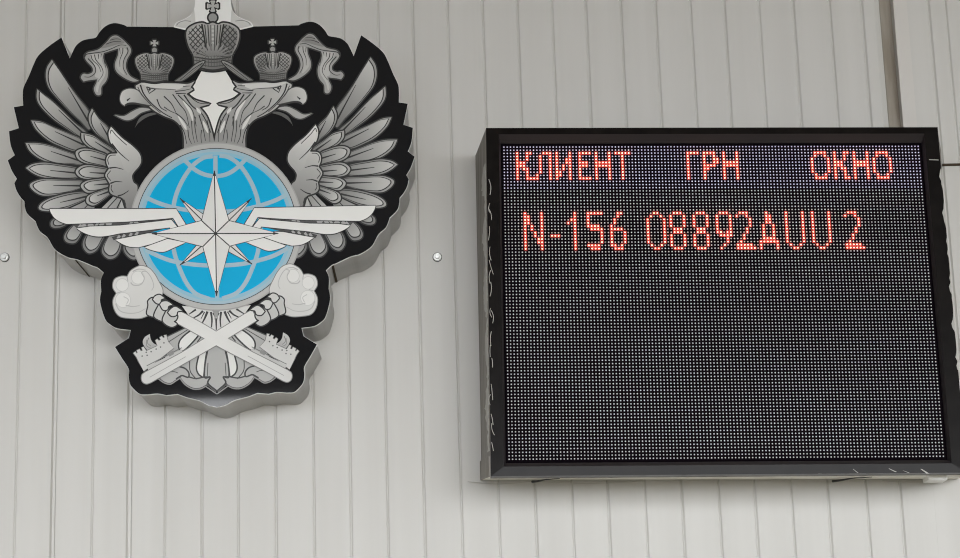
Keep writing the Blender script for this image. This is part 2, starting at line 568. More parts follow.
SEC = [
    ([(92.2, 108.8, 1), (99, 118.8), (108, 127.5), (112, 138), (113, 147.5), (106.6, 141.4), (96.5, 133.9), (90.3, 125), (89, 116.3)], (112, 143)),
    ([(81.5, 133.2, 1), (92.8, 135.8), (102.8, 142.6), (115, 151), (110, 158), (97.8, 151.4), (87.8, 146.4), (82.1, 140)], (114, 154)),
    ([(75.9, 152.7), (80.3, 149.5), (87.8, 149), (97.8, 151.4), (107, 155.4), (111, 164), (110, 168.8), (99, 166.3), (85.3, 163.3), (78, 159)], (111, 162)),
    ([(75.9, 172), (80.3, 167), (87.7, 165.3), (99, 167), (107.8, 169), (109, 175), (105.3, 178.8), (90.3, 179.4), (80.3, 177.6)], (109, 174)),
    ([(81, 186.3), (86.5, 181.3), (97.8, 179.4), (107.8, 178.8), (112, 184), (105.3, 189.5), (95.3, 192), (86.5, 192.6)], (112, 184)),
    ([(86.5, 200), (89, 195.7), (97.8, 192), (109, 188.8), (112, 193), (101.6, 201.4), (94, 205.8), (87.8, 203.9)], (112, 191)),
]
LOWER = [
    ([(51, 226), (51.5, 221), (58, 217), (66, 218), (68, 223), (62, 227), (55, 228)], (70, 215)),
    ([(66.5, 242), (64.3, 236.4), (68.8, 229), (77.6, 223), (84, 224), (82.6, 228.6), (80.5, 236), (75, 243)], (84, 219)),
    ([(89, 253.4), (84, 249), (83, 242.7), (87, 235), (97, 231), (104, 236), (101.4, 242.4), (96.4, 250.6)], (99, 229)),
    ([(109, 259), (102.7, 254), (102.5, 247.7), (107, 239), (112, 233), (121, 236), (121, 247.7), (116.5, 256.6)], (115, 229)),
    ([(130.5, 258.6), (124.8, 252.7), (123.6, 246.4), (127, 240), (138, 242), (138, 252), (136, 259)], (133, 238)),
]
for mir in (False, True):
    A = Art(2, mir)
    for p, r in LOWER: A.feather(p, r, (165, 125), 118, False)
    # narrow wedges that fan out above the white wing
    A.fill([(66, 211, 1), (85, 200, 1), (95, 206, 1), (93, 212, 1)], 165, 120, (66, 211), (95, 206), sm=False)
    A.fill([(99, 211, 1), (114, 196, 1), (124, 197, 1), (117, 211, 1)], 170, 130, (99, 211), (120, 197), sm=False)
    A.fill([(118, 211, 1), (122.5, 198, 1), (127, 210, 1)], 165, sm=False)
    A.line([(107, 209), (117, 198)], .7, 34, sm=False); A.line([(84, 209), (90, 203)], .6, 34, sm=False)
    A.line([(116.5, 209.5), (122.5, 197.5)], .9, 30, sm=False)
    for p, r in PRIM: A.feather(p, r)
    for p, r in SEC: A.feather(p, r, (182, 104), 156)
    body = [(111.3, 127, 1), (121.4, 137.6), (132.7, 146.4), (139.6, 153.9), (141.3, 161.4), (139, 166.8), (134, 172.7), (132.2, 177), (133.8, 182.7),
            (137.6, 186.6), (136.5, 197), (133, 209.5, 1), (126.5, 208.5), (122.8, 199), (117.8, 196.8), (112, 194.6), (109.6, 191), (110.3, 184.5, 1), (107.6, 180),
            (105.5, 175.2), (109.3, 169, 1), (106.8, 163.5), (107, 157.7), (110, 154.5), (116.4, 153.9), (119, 153, 1), (111.3, 143.9), (108.8, 133.8)]
    A.line(body, 1.5, 26, closed=True)
    A.fill(body, 196, 118, (116, 140), (131, 207))
    inner = [(111.9, 131.5, 1), (120.5, 140), (131, 148.4), (137.2, 155), (138.4, 161), (134, 168), (129, 173), (124, 168), (120, 157), (113.5, 146), (111.3, 138)]
    A.fill(inner, 206, 160, (113, 133), (131, 172))
    A.line([(110.4, 134), (111.8, 130.6), (116.5, 136), (127, 145.6)], .6, 60)
    for L in ([(112, 144), (119.5, 153), (129.3, 161.6)], [(109.5, 168.5), (116, 168), (123.6, 169.8)], [(110.5, 183.8), (116, 182), (122.5, 182.3)],
              [(118, 196.4), (123, 194.8), (129, 191)], [(122.6, 199), (126.6, 208)]):
        A.line(L, 1.1, 32, .4)
    for L in ([(109, 165), (108, 160), (110.5, 156), (116, 155.4)], [(111, 181), (107.5, 176), (111, 171)], [(113.5, 192.8), (111.4, 189.5), (112, 185.4)],
              [(126, 205), (124.3, 200)]):
        A.line(L, .6, 52)
    A.build('eagle_wing', sign, sign)

# ---- ribbons beside the small crowns
for mir in (False, True):
    A = Art(2, mir)
    rib = [(99.5, 48.9), (106.4, 42.6), (111.4, 37), (116.4, 35.7), (121.4, 38.6), (126, 42.8), (130.2, 47.6), (130.8, 52.6), (127, 60), (126, 67.7),
           (130.2, 76), (139, 81, 1), (132.7, 81.6), (123.9, 77.7), (116.4, 71.4), (115, 63.9), (118, 55), (118.3, 48.6, 1), (111.4, 50.7), (103.9, 53.2, 1),
           (103.4, 58.9), (107.6, 69), (107.8, 76.4), (105.6, 82), (101.6, 87), (100.9, 94.4), (96.5, 94.8), (94, 89), (96.5, 82.7), (97, 79.4, 1), (87.8, 80.6),
           (83.6, 81.6, 1), (80.9, 77.6), (83.4, 73.9), (87.8, 74.3), (92.4, 72.2), (92.4, 67.6), (86.8, 61.3), (84.6, 56.3), (87.8, 52.6), (94, 51)]
    A.line(rib, 1.4, 46, closed=True)
    A.fill(rib, 152)
    A.fill([(101, 48.4), (107, 43), (112, 38), (116.4, 36.6), (121, 39.4), (124.6, 43), (117, 44.6), (109, 47)], 128)
    A.fill([(119.3, 49.4), (123.6, 48), (127.6, 52), (124, 60), (122.8, 68), (124.5, 75), (118, 69.5), (116.4, 64), (119, 55.5)], 172)
    A.fill([(90, 56), (96, 54), (102, 55), (102, 61), (105.4, 69), (105, 76), (100, 84), (97.6, 92.4), (95.8, 88.5), (98.6, 79), (95, 76.6), (95.6, 68)], 178)
    for L, w in (([(84.6, 57.5), (86.6, 54.4), (94, 53.2), (104, 51.6), (112, 48.6), (120, 45.2), (126.4, 45.6)], .8),
                 ([(88, 58.6), (94.6, 66), (95.4, 72.6), (90, 77), (84.4, 77)], .8), ([(91, 55.2), (92.6, 60), (98.6, 66), (101, 72)], .7),
                 ([(94.6, 54.6), (96, 60), (101.5, 67), (103, 74), (98, 82)], .7), ([(98.4, 54.4), (98.8, 59)], .7), ([(101.4, 53.8), (101, 57.6)], .6),
                 ([(119.6, 48.4), (120.4, 54)], .6), ([(123, 48), (122.6, 53), (120, 60), (120, 67)], .7), ([(127, 47.6), (128, 52), (124, 60), (123.4, 68), (127, 75)], .8),
                 ([(106, 44.4), (113, 42), (121, 41.6)], .6), ([(110, 40.4), (116, 39), (121, 39.6)], .5), ([(104, 60), (106, 68)], .6)):
        A.line(L, w, 44, w * .5)
    A.build('ribbon', sign, sign)

# ---- eagle heads and necks
for mir in (False, True):
    A = Art(3, mir)
    tong = [(114.4, 115, 1), (123.8, 116.2), (132.6, 111.4), (141.4, 108), (152.7, 109.4, 1), (141.4, 112.8), (132.6, 119), (125, 120)]
    A.line(tong, 1.2, 60, closed=True); A.fill(tong, 160)
    A.fill([(135, 127.7, 1), (140, 117.8), (150.2, 113), (159, 113.6, 1), (147.6, 117), (138.9, 122.7)], 86)
    head = [(141.4, 82.8, 1), (158, 83.2), (175.2, 83.4), (187.8, 84), (194.7, 81.3, 1), (190.6, 87.4, 1), (193.4, 89.6, 1), (186.8, 93.8, 1), (195.3, 100), (210.3, 104.2, 1),
            (199.4, 107.2, 1), (206.6, 116.4), (211.6, 130.2), (214.4, 142.5, 1), (200, 146), (184, 150, 1), (184, 139), (182.6, 131), (179.4, 125), (173.4, 119.8), (164, 116),
            (152.7, 109.6), (143.9, 100), (137.6, 91.3), (135.7, 86.3), (138, 84.6)]
    A.line(head, 1.6, 28, closed=True)
    A.fill(head, 176, 138, (150, 88), (200, 140))
    beak = [(137.8, 90.8), (142.8, 97), (151, 105.6, 1), (141.4, 103.7), (133.9, 102.4), (127.6, 103), (124.5, 105.8, 1), (121.2, 103), (120.2, 97.6), (122.8, 91.4), (130, 88.8)]
    A.line(beak, 1.0, 60, closed=True)
    A.fill(beak, 192, 140, (128, 92), (148, 104))
    A.line([(127, 100.8), (130.4, 98)], 1.3, 34, .5, sm=False)
    A.line([(125, 105.6), (129, 104), (136, 104), (144, 106), (151, 108.6)], 1.4, 40, .7)
    # brow, eye, cheek
    A.fill([(142, 83.4), (160, 83.6), (176, 84.4), (186, 85), (176, 90), (160, 88.6), (146, 86)], 196)
    A.line([(146.6, 87), (151, 88.4), (156, 89), (165, 89.2), (176, 90)], .8, 36, .4)
    A.line([(146.6, 87.2), (149.4, 93.6), (155.4, 89.4)], .8, 36, sm=False)
    A.disc((149.6, 89.6), 1.2, 40)
    A.line([(140.4, 85), (143.8, 94), (151.6, 103.6), (162.5, 112.6), (172, 118)], 1.1, 36, .6)
    A.line([(137.8, 87), (141.6, 94), (150, 104), (160.5, 113)], .6, 70)
    for L, w in (([(157, 99.4), (160.6, 107.4), (167, 111.4)], .9), ([(164, 96.4), (171.5, 104), (176, 112.8)], .9), ([(164, 107), (170, 111), (176, 113.6)], .7),
                 ([(172.7, 94.4), (180.2, 105), (186, 113), (189.4, 128)], .8), ([(176, 113.4), (183, 119), (188, 126)], .8),
                 ([(178, 95), (186, 103), (192.8, 111.4), (196.4, 126.5)], .8), ([(184, 95), (192, 106), (201, 113), (206, 121), (211, 133)], 1.0), ([(187, 94), (198, 102.6), (208, 104)], .7),
                 ([(195.3, 117), (195, 127), (197.4, 142)], .8), ([(199, 115), (203, 128), (205.6, 141)], .8), ([(180.2, 125.2), (184.4, 133), (186.8, 144)], .8),
                 ([(188, 130), (189, 138), (191.6, 144)], .7), ([(191.6, 121), (192.4, 132), (194.6, 143)], .6), ([(207, 120), (209.4, 131), (210, 142)], .6),
                 ([(201.6, 130), (201, 137), (202, 144)], .6), ([(175, 91.6), (184, 90.6), (191, 89)], .7), ([(176, 93.8), (186, 93.6)], .8), ([(183, 86.6), (190, 86.2)], .6)):
        A.line(L, w, 38, w * .5)
    for L in ([(183, 101), (190, 111), (193, 121)], [(178, 116), (184, 125), (186.4, 130)], [(203, 121), (208, 133)], [(196.5, 108), (201, 114)]):
        A.line(L, .6, 204, wm=3.0)
    A.build('eagle_head', sign, sign)


# ---- crowns
def crown(A, cx, y0, sx, s, big):
    def T(x, y): return (cx + x * sx, y0 + y * s)
    def PT(l): return [T(*p[:2]) + tuple(p[2:]) for p in l]
    k = 1.25 if big else .95
    c = [(-1.2, 0, 1), (-2.2, -3.2, 1), (-4, -2.8, 1), (-4, 2.8, 1), (-2.2, 2.2, 1)]
    cross = PT([(-.9, -.9), (-2.3, -4.6), (2.3, -4.6), (.9, -.9), (4.6, -2.5), (4.6, 2.5), (.9, .9), (2.3, 4.8), (-2.3, 4.8), (-.9, .9), (-4.6, 2.5), (-4.6, -2.5)])
    z0 = A.z
    for p_, q_ in zip(cross, cross[1:] + cross[:1]):
        A.line([p_, q_], k * 1.05, 30, sm=False); A.z = z0
    A.z = z0 + 1
    A.fill(PT([(p_[0] * .8, p_[1] * .8) for p_ in ((-.9, -.9), (-2.3, -4.6), (2.3, -4.6), (.9, -.9), (4.6, -2.5), (4.6, 2.5), (.9, .9), (2.3, 4.8), (-2.3, 4.8), (-.9, .9), (-4.6, 2.5), (-4.6, -2.5))]), 168, sm=False)
    A.disc(T(0, 8.6), 3.9 * s + .6, 30); A.disc(T(0, 8.6), 3.1 * s, 140)
    body = PT([(-18.4, 22.5), (-17.4, 17), (-12.5, 13.5), (-7.2, 12.4), (-3.6, 13.6), (0, 12.3), (3.6, 13.6), (7.2, 12.4), (12.5, 13.5), (17.4, 17), (18.4, 22.5), (16.6, 30), (13.4, 36.5),
               (12.6, 45, 1), (6.5, 47), (0, 47.8), (-6.5, 47), (-12.6, 45, 1), (-13.4, 36.5), (-16.6, 30)])
    A.line(body, k * 1.3, 28, closed=True)
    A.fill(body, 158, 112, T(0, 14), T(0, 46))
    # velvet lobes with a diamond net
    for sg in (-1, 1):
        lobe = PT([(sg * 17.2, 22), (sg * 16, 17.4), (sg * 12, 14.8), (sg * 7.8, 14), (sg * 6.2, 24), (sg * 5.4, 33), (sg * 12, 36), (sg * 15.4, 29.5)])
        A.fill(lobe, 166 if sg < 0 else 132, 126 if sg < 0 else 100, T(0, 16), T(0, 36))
        LP = spline(lobe, True, 4)

        def inside(p):
            r = False; N = len(LP)
            for i in range(N):
                a, b = LP[i], LP[i - 1]
                if (a.y > p[1]) != (b.y > p[1]) and p[0] < (b.x - a.x) * (p[1] - a.y) / (b.y - a.y) + a.x: r = not r
            return r
        zz = A.z
        for dr in (-1, 1):
            for q in range(-14, 15):
                run = []
                for t in range(0, 61):
                    yy = 12 + t * .42
                    xx = sg * 12 + q * 3.6 + dr * (yy - 24) * .85
                    p = T(xx, yy)
                    if inside(p): run.append(p)
                if len(run) > 3: A.line([run[0], run[-1]], .5 if not big else .75, 62, sm=False); A.z = zz
        for q in range(-3, 4):
            for w in range(8):
                p = T(sg * 12 + q * 3.6 + (1.8 if w % 2 else 0), 15.6 + w * 2.12)
                if inside(p): A.disc(p, (.62 if big else .5) * (s * .5 + .55), 42, n=8); A.z = zz
        A.z = zz + 2
        A.line(PT([(sg * 7.6, 13.4), (sg * 5.8, 24), (sg * 4.6, 34)]), k * .9, 34)
        A.line(PT([(sg * 5.6, 13.8), (sg * 4.6, 24), (sg * 3.6, 34)]), k * .6, 50)
        A.line(PT([(sg * 3.4, 14), (sg * 2.8, 24), (sg * 2.2, 33)]), k * .6, 50)
        A.line(PT([(sg * 1.4, 14), (sg * 1.2, 33)]), k * .45, 60)
    for w in range(6): A.disc(T(0, 15.4 + w * 3), .85 * s + .1, 178, n=10)
    # fan of leaves above the band
    for q in range(-5, 6):
        a = q * .27
        A.fill([T(q * .8, 37.4), T(q * .8 + sin(a) * 7 - 1.0, 37 - cos(a) * 6), T(q * .9 + sin(a) * 11.5, 37.4 - cos(a) * 10.5) , T(q * .8 + sin(a) * 7 + 1.0, 37 - cos(a) * 6)], 150, 112, T(0, 28), T(0, 38), skirt=False)
        A.line([T(q * .9 + 1.2, 37.4), T(q * .9 + 1.2 + sin(a + .13) * 9, 37.4 - cos(a + .13) * 9)], .5, 58, sm=False)
    A.fill(PT([(-12.8, 37, 1), (0, 38.6), (12.8, 37, 1), (12.5, 44.6, 1), (0, 47.2), (-12.5, 44.6, 1)]), 118, 98, T(-12, 40), T(12, 44))
    A.line(PT([(-12.8, 37.6), (0, 39.4), (12.8, 37.6)]), k * .7, 52); A.line(PT([(-12.8, 40), (0, 41.6), (12.8, 40)]), k * .5, 66)
    A.line(PT([(-12.6, 42.6), (0, 44.6), (12.6, 42.6)]), k * .5, 70); A.line(PT([(-12.4, 44.8), (0, 47.4), (12.4, 44.8)]), k, 40)
    for q in range(-11, 12, 2): A.line([T(q, 37.6), T(q, 45)], .4, 74, sm=False)


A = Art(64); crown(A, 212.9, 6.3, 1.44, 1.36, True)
for sg in (-1, 1):                            # the two ribbon ends that come down from the large crown
    for pts, t in (([(204.5, 61.5), (196, 65), (187, 73), (175, 81.6, 1), (183, 81), (193, 74), (201.5, 66.4)], 140),):
        A.mir = sg > 0
        A.line(pts, 1.0, 36, closed=True); A.fill(pts, t, 110, (204, 62), (176, 81))
        A.line([(203, 63.4), (193, 70), (180, 81)], .7, 46, .4); A.line([(202, 65), (194, 71.4), (184, 80)], .5, 90, .4)
A.mir = False
A.build('crown', sign, sign, label='large middle crown with a cross on top')
for mir in (False, True):
    A = Art(64, mir)
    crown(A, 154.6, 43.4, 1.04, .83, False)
    A.build('crown', sign, sign, label='small crown on an eagle head')

# ---- globe
G = Art(112)
gc = Vector((216.3, 226.9))
KX, KY = 1.028, 1.0


def ell(r, n=72, rx=None): return [(gc.x + (rx or r * KX) * cos(2 * pi * k / n), gc.y + r * sin(2 * pi * k / n)) for k in range(n)]


G.fill(ell(84.2), 152, sm=False); G.fill(ell(83.0), 170, sm=False)
G.fill(ell(78.4), 30, sm=False); G.fill(ell(77.7), 0, sm=False, mi=2); G.fill(ell(74.6), 0, sm=False, mi=3)
G.fill(ell(71.2), 0, sm=False, mi=1)


def gline(pts, w=3.0): G.line(pts, w, 0, mi=2)


gline([(215.6, 156), (215.9, 226), (217.4, 298)])
for sg in (-1, 1):
    m = lambda pts: [(gc.x + sg * (gc.x - x_) if sg > 0 else x_, y_ - (.6 if sg > 0 else 0)) for x_, y_ in pts]
    gline(m([(213, 156.6), (203, 158.6), (191.5, 167.6), (181, 184), (174.6, 202), (172, 226), (174, 250), (179, 266.3), (186.5, 283), (196, 294), (210, 299.5)]))
z = G.z
gline([(184, 160), (195, 170), (205, 175), (215.6, 176.6), (227, 174.6), (237, 168.5), (247, 158.5)])
gline([(143.6, 196.5), (157.6, 203), (174, 208), (195, 211.4), (216, 212.4), (238, 211), (258, 206.6), (275, 201), (288.6, 194)])
gline([(146, 250.4), (161.4, 257.6), (175, 262), (195, 265), (217, 266), (240, 264.6), (258, 261), (274, 256), (288, 248.6)])
G.build('globe', sign, sign, (M['blue'], M['paleblue'], M['ringblue']), label='blue globe with pale grid lines')

# ---- stylised white wings either side of the star
for mir in (False, True):
    A = Art(140, mir)
    # dark slots with short ticks between the blades
    A.fill([(72, 224, 1), (127, 222.2, 1), (173, 218.4, 1), (172, 220.6, 1), (150, 223, 1), (127, 226, 1), (78, 229.4, 1)], 66, sm=False)
    A.fill([(112, 237.6, 1), (127, 233.4, 1), (172, 227.4, 1), (152, 232.6, 1), (127, 237.6, 1), (114, 240.6, 1)], 60, sm=False)
    for q, (x_, y_) in enumerate([(80, 226.6), (84, 226.2), (91, 225.6), (97, 225), (102, 224.6), (109, 224.2), (131, 223.8), (136, 223.4)]):
        A.line([(x_ - 1.4, y_ + 1.8), (x_ + 1.6, y_ - 1.6)], 1.6 + (q % 3), 150, sm=False)
    for q, (x_, y_) in enumerate([(119, 237.6), (124, 236.6), (131, 235.2), (137, 234.2)]):
        A.line([(x_ - 1.2, y_ + 1.6), (x_ + 1.2, y_ - 1.6)], 1.8, 150, sm=False)
    BL = [[(50, 209.4, 1), (176.4, 209.4, 1), (187, 226.6, 1), (179.4, 228, 1), (173.3, 218.4, 1), (159, 219.8, 1), (126.5, 222.2, 1), (111.5, 222.8, 1), (67, 224.5, 1), (60.5, 222.2), (54.8, 218.2), (51.2, 213)],
          [(77.2, 228.9, 1), (90.2, 227, 1), (120, 226, 1), (159, 221.8, 1), (171.6, 220.2, 1), (178.8, 229, 1), (171, 230.4, 1), (170.2, 228, 1), (120, 234, 1), (110, 236, 1), (101.4, 237), (93, 236.4), (85, 233.6), (80, 231)],
          [(115.6, 240.2, 1), (126.5, 238.2, 1), (147.8, 233.9, 1), (156, 233.4, 1), (169.6, 237.6, 1), (155, 243.6, 1), (138.8, 247.8, 1), (130, 247.2), (122.5, 244.4)],
          [(144.8, 247.8, 1), (167.8, 239.4, 1), (186, 243, 1), (174, 248.3), (163.5, 252.4), (152.6, 250.8)]]
    for q in BL:
        A.line(q, .75, 26, closed=True, n=4)
        A.fill(q, 214, n=4)
    A.build('star_wing', sign, sign, label='white three-bladed wing beside the star')

# ---- star
A = Art(175)
ctr = (215.9, 234.2)
small = [((180.2, 198.8), (205.5, 216.5), (197, 223.4)), ((180.2, 265.7), (197.5, 245.4), (205, 251.5)), ((251.6, 199), (227, 216.4), (235, 222.6)), ((252.2, 264.6), (235, 245.2), (227, 251))]
for tip, p, q in small:
    A.line([tip, p, ctr, q], .75, 22, closed=True, sm=False)
    A.fill([tip, p, ctr, q], 198, sm=False)
    A.line([tip, ctr], .7, 26, sm=False)
    A.fill([tip, (tip[0] * .8 + p[0] * .2, tip[1] * .8 + p[1] * .2), (tip[0] * .8 + q[0] * .2, tip[1] * .8 + q[1] * .2)], 34, sm=False)
N_, E_, S_, W_ = (214.6, 171.6), (278.4, 234), (216.8, 296.4), (152.3, 234.3)
inn = [(229, 221.4), (229.7, 246.4), (203.4, 247), (202.1, 221.4)]
star = [N_, inn[0], E_, inn[1], S_, inn[2], W_, inn[3]]
A.line(star, .8, 24, closed=True, sm=False)
A.fill(star, 214, sm=False)
for tip, a_, b_ in ((N_, inn[3], inn[0]), (E_, inn[0], inn[1]), (S_, inn[1], inn[2]), (W_, inn[2], inn[3])):
    A.fill([tip, a_, ctr], 206, sm=False, skirt=False)
    A.line([tip, ctr], .75, 30, sm=False)
    t2 = Vector(tip); k = .1
    A.fill([tip, t2.lerp(Vector(a_), k), t2.lerp(Vector(b_), k)], 30, sm=False, skirt=False)
for p in inn: A.line([p, ctr], .75, 30, sm=False)
A.disc(ctr, 1.5, 24, n=12)
A.build('star', sign, sign, label='white eight-pointed star over the globe')

# ---- tail, legs and the crossed maces with keys
T = Art(3)
tl = [(154, 376.5, 1), (168, 352, 1), (164, 337.6, 1), (176, 333), (188, 328, 1), (200, 318, 1), (217, 308, 1)]
bot = [(159, 377, 1), (164, 381.4), (170.2, 382.9), (175.2, 380), (180.2, 376.4, 1), (185.2, 383.2), (192.8, 387.6), (200.3, 387.6), (206.4, 384.5, 1), (207.8, 383.6), (216.8, 391)]
for mir in (False, True):
    A = Art(3, mir)
    A.line([(154, 376.5, 1)] + bot, 2.6, 78)
    A.line([(158, 378.6, 1), (164, 382.8), (170.2, 384.3), (175.2, 381.4), (180.2, 378.2, 1), (185.2, 384.6), (192.8, 389), (200.3, 389), (205.6, 386.4, 1), (216.8, 394)], .8, 128)
    sil = [(188, 326, 1), (218, 318, 1)] + [(218, 391, 1)] + bot[::-1][1:] + [(152, 378, 1), (168, 353, 1), (163.6, 337.8, 1), (176, 332)]
    A.fill(sil, 158)
    A.line([(168.6, 342), (187.7, 329.8)], .6, 66, sm=False); A.line([(166.4, 337), (188, 326.6)], .8, 60, sm=False)
    leaf = [(192.8, 330.7), (182.7, 338.2), (179.4, 345), (181.5, 350.6), (187.7, 346.4), (198.4, 333.8)]
    A.line(leaf, 1.5, 36, closed=True); A.fill(leaf, 208)
    A.line([(197.4, 342), (202.6, 335)], .8, 50, sm=False)
    slit = [(201, 350, 1), (197.3, 366.4), (199, 373.4), (203, 376.6, 1), (204.6, 362), (207.2, 349, 1)]
    A.line(slit, 1.5, 40, closed=True); A.fill(slit, 206)
    A.line([(207.4, 349), (205.2, 362.5), (204.6, 377.2), (210.2, 377.2), (208, 383.4), (216.8, 391)], 1.2, 44)
    A.line([(208, 363), (207.4, 376)], .6, 70)
    A.line([(177.7, 366.3), (185.2, 368.6), (188.9, 373.2), (188.2, 377.4), (182.7, 375.7), (180.2, 376.4)], 1.1, 46)
    A.line([(189.7, 360), (190.3, 371.3), (196.5, 379.5)], .7, 56); A.line([(176, 379), (181, 375.8)], 1.0, 50)
    A.line([(166, 373), (173, 371.6), (178, 373)], .6, 80)
    A.line([(188.8, 377), (196, 378.6), (204, 377.2), (210, 377)], 1.0, 46)
    # feathers right under the globe
    A.fill([(182, 306, 1), (218, 309, 1), (218, 340, 1), (206, 332, 1), (190, 317, 1)], 198, sm=False)
    for L, w in (([(196, 309.6), (189, 314.4)], 1.4), ([(203, 311), (199, 315), (193.6, 318)], 1.6), ([(207.6, 311.6), (205, 318), (202.4, 323)], 1.8), ([(204.6, 312), (201, 319)], .9),
                 ([(211, 312), (212, 320), (211.6, 327.6)], 1.6), ([(216.6, 319), (216.6, 330)], .9), ([(213, 313), (216.4, 320)], .8)):
        A.line(L, w, 40, w * .5)
    A.fill([(211.6, 310, 1), (218, 310, 1), (218, 320, 1)], 140, sm=False)
    A.build('eagle_tail', sign, sign, label='grey half of the eagle tail')

for mir in (False, True):
    A = Art(126, mir)                         # castle-shaped key bit, shaft and cloud-headed mace
    cres = [(150, 334.3, 1), (145, 337.6), (143.0, 342.6), (145.5, 348), (149, 351), (154, 349), (158, 345.7, 1), (154, 343.6), (151.2, 340)]
    A.fill(cres, 150, 176, (152, 349), (146, 338)); A.line([(149, 338), (147.6, 343), (151.4, 346.6)], .7, 118, .4)
    A.line([(147, 340), (147, 346), (151, 348.4)], .6, 120, .4)
    cast = [(138.8, 361.4), (137, 357.6), (133.8, 353.3), (135.7, 352), (136.7, 353.8), (138, 353.1), (137.1, 350.8), (140, 349.5), (141, 351.6), (143, 350.8), (142, 347.8), (143.8, 347.2),
            (146.6, 351.4), (157.8, 346.2), (155.8, 340.7), (157.4, 339.5), (159.2, 341.2), (161, 340), (160, 337.8), (162, 336.6), (163.4, 338.4), (165.2, 337.6), (164.2, 335.7), (166.4, 335.2), (168.3, 342), (174, 348.2), (144, 371.4)]
    A.line(cast, .7, 110, closed=True, sm=False); A.fill(cast, 186, sm=False)
    for p in ((142.4, 356.4), (146.5, 352.6), (151.4, 352), (156.4, 349.4), (160.8, 347.4), (164.2, 343.2), (147.4, 355.6)): A.disc(p, .8, 84, n=8)
    A.fill([(147, 367.4), (181.4, 349.6), (183.6, 353), (149, 371)], 176, sm=False)
    A.line([(147, 366.2), (182, 348)], .6, 104, sm=False); A.line([(149, 370.6), (184, 352.6)], .6, 120, sm=False)
    A.fill([(168, 353.6), (173, 351.2), (174.4, 354.4), (169.6, 357)], 128, sm=False)
    A.build('key', sign, sign, label='pale castle-shaped key')
    A = Art(150, mir)
    shaft = [(142.0, 379.4), (142.6, 375.2), (146.4, 372.2, 1), (181, 353.6, 1), (217, 331.6, 1), (245, 314.4, 1), (252, 310.6, 1), (257.6, 320.4, 1), (217.6, 345, 1), (151.2, 382.6, 1), (147, 384), (143.6, 382.6)]
    A.line(shaft, .8, 120, closed=True); A.fill(shaft, 206, 190, (220, 340), (145, 380))
    A.line([(150, 377.6), (186, 357)], .5, 150, sm=False)
    A.build('mace_shaft', sign, sign)
    A = Art(156, mir)
    head = [(127.7, 277.2, 1), (130.6, 272), (135.2, 268.6), (141.5, 266.3), (149, 268.6), (154, 273.6), (157.8, 280), (163, 291.6), (158, 300), (149, 303), (148, 316, 1), (140.2, 318.5), (129, 318.3), (120.2, 316.5), (115, 310),
            (113.6, 301), (117, 293.6, 1), (113.4, 287.6), (115, 280), (121.4, 277)]
    A.line(head, .8, 120, closed=True); A.fill(head, 204, 190, (130, 270), (150, 316))
    for c_, r_ in (((138.3, 278), 6.2), ((122.6, 285.4), 6.0), ((123.4, 300.4), 7.2)):
        A.disc(c_, r_ + .5, 180); A.disc(c_, r_, 210)
    for L in ([(131, 283), (134, 285.6), (141, 285), (144.6, 279), (142, 273), (146.6, 272), (151.4, 278), (154, 286), (152, 291)], [(116, 304), (120, 311), (128, 313.6), (138, 313), (146, 309)],
              [(126, 305.6), (133, 307), (140, 306)], [(127.4, 277.6), (128.4, 282)], [(117.4, 293.6), (122, 292)], [(133, 272), (139, 269.6), (146, 270.6)]):
        A.line(L, .8, 168, .5)
    A.line([(124, 297), (128.6, 300), (127, 304.6)], .6, 176)
    A.build('mace_head', sign, sign, label='white cloud-shaped mace head')
    A = Art(176, mir)                         # claw gripping the shaft
    toes = [[(148.8, 301.3), (153.8, 298.6), (161.4, 305), (158, 311), (154.8, 316.6), (150, 316), (147.4, 313.6), (148.8, 306)],
            [(161.3, 304.5), (168.9, 308.8), (166, 314), (163.2, 320.8), (158, 319.6), (154.6, 316.2), (157.4, 309)],
            [(168.9, 310), (177, 315.4), (176.4, 320), (174, 322), (177, 324.6), (172.6, 327.2), (167, 325.2), (163.2, 321), (165, 315)]]
    for q in toes: A.line(q, 1.3, 34, closed=True); A.fill(q, 176)
    tal = [[(153.4, 300, 1), (155.6, 296.8), (160, 295.4), (164.6, 298.6, 1), (161.4, 300), (160.6, 303.6), (157, 303.6)],
           [(160.4, 305, 1), (162.6, 302.4), (167.6, 302), (172.6, 305, 1), (168.6, 306.6), (167.4, 310), (163.4, 310)],
           [(168.4, 313, 1), (171.6, 309.4), (176, 307.4), (182.4, 311.2, 1), (177.8, 312), (176.4, 315.6), (172, 316.4)]]
    A.fill([(164, 298.4), (168, 300.6), (173, 305), (168, 305.6), (163, 302)], 40)
    A.fill([(172, 304.6), (176, 306.6), (181, 310.4), (175, 309)], 40)
    for q in tal: A.line(q, 1.2, 30, closed=True); A.fill(q, 188)
    A.build('claw', sign, sign)

# ------------------------------------------------------------------ the queue display
DQ = rot3(-.0579867, -.00374219, .01953683)
DP = Vector((.42075215, .09057746, -.20)); DS = .77071643 / 127; DX = DS * .989     # lens pitch, rows and columns


def dsp(c, r, h=0.0):                        # lens column, row and height off the mask -> wall frame
    return DP + DQ @ Vector(((c - 63.5) * DX, (r - 47.5) * DS, -h))


def D(c, r, h=0.0): return bl(dsp(c, r, h))


def to_lens(px, py, h):                      # surveyed corner -> lens columns and rows on the display plane
    d = ray(px, py)
    nrm = DQ @ Vector((0, 0, 1)); o = DP + DQ @ Vector((0, 0, -h))
    s = (o - CAMW).dot(nrm) / d.dot(nrm)
    q = DQ.transposed() @ (CAMW + d * s - o)
    return q.x / DX + 63.5, q.y / DS + 47.5


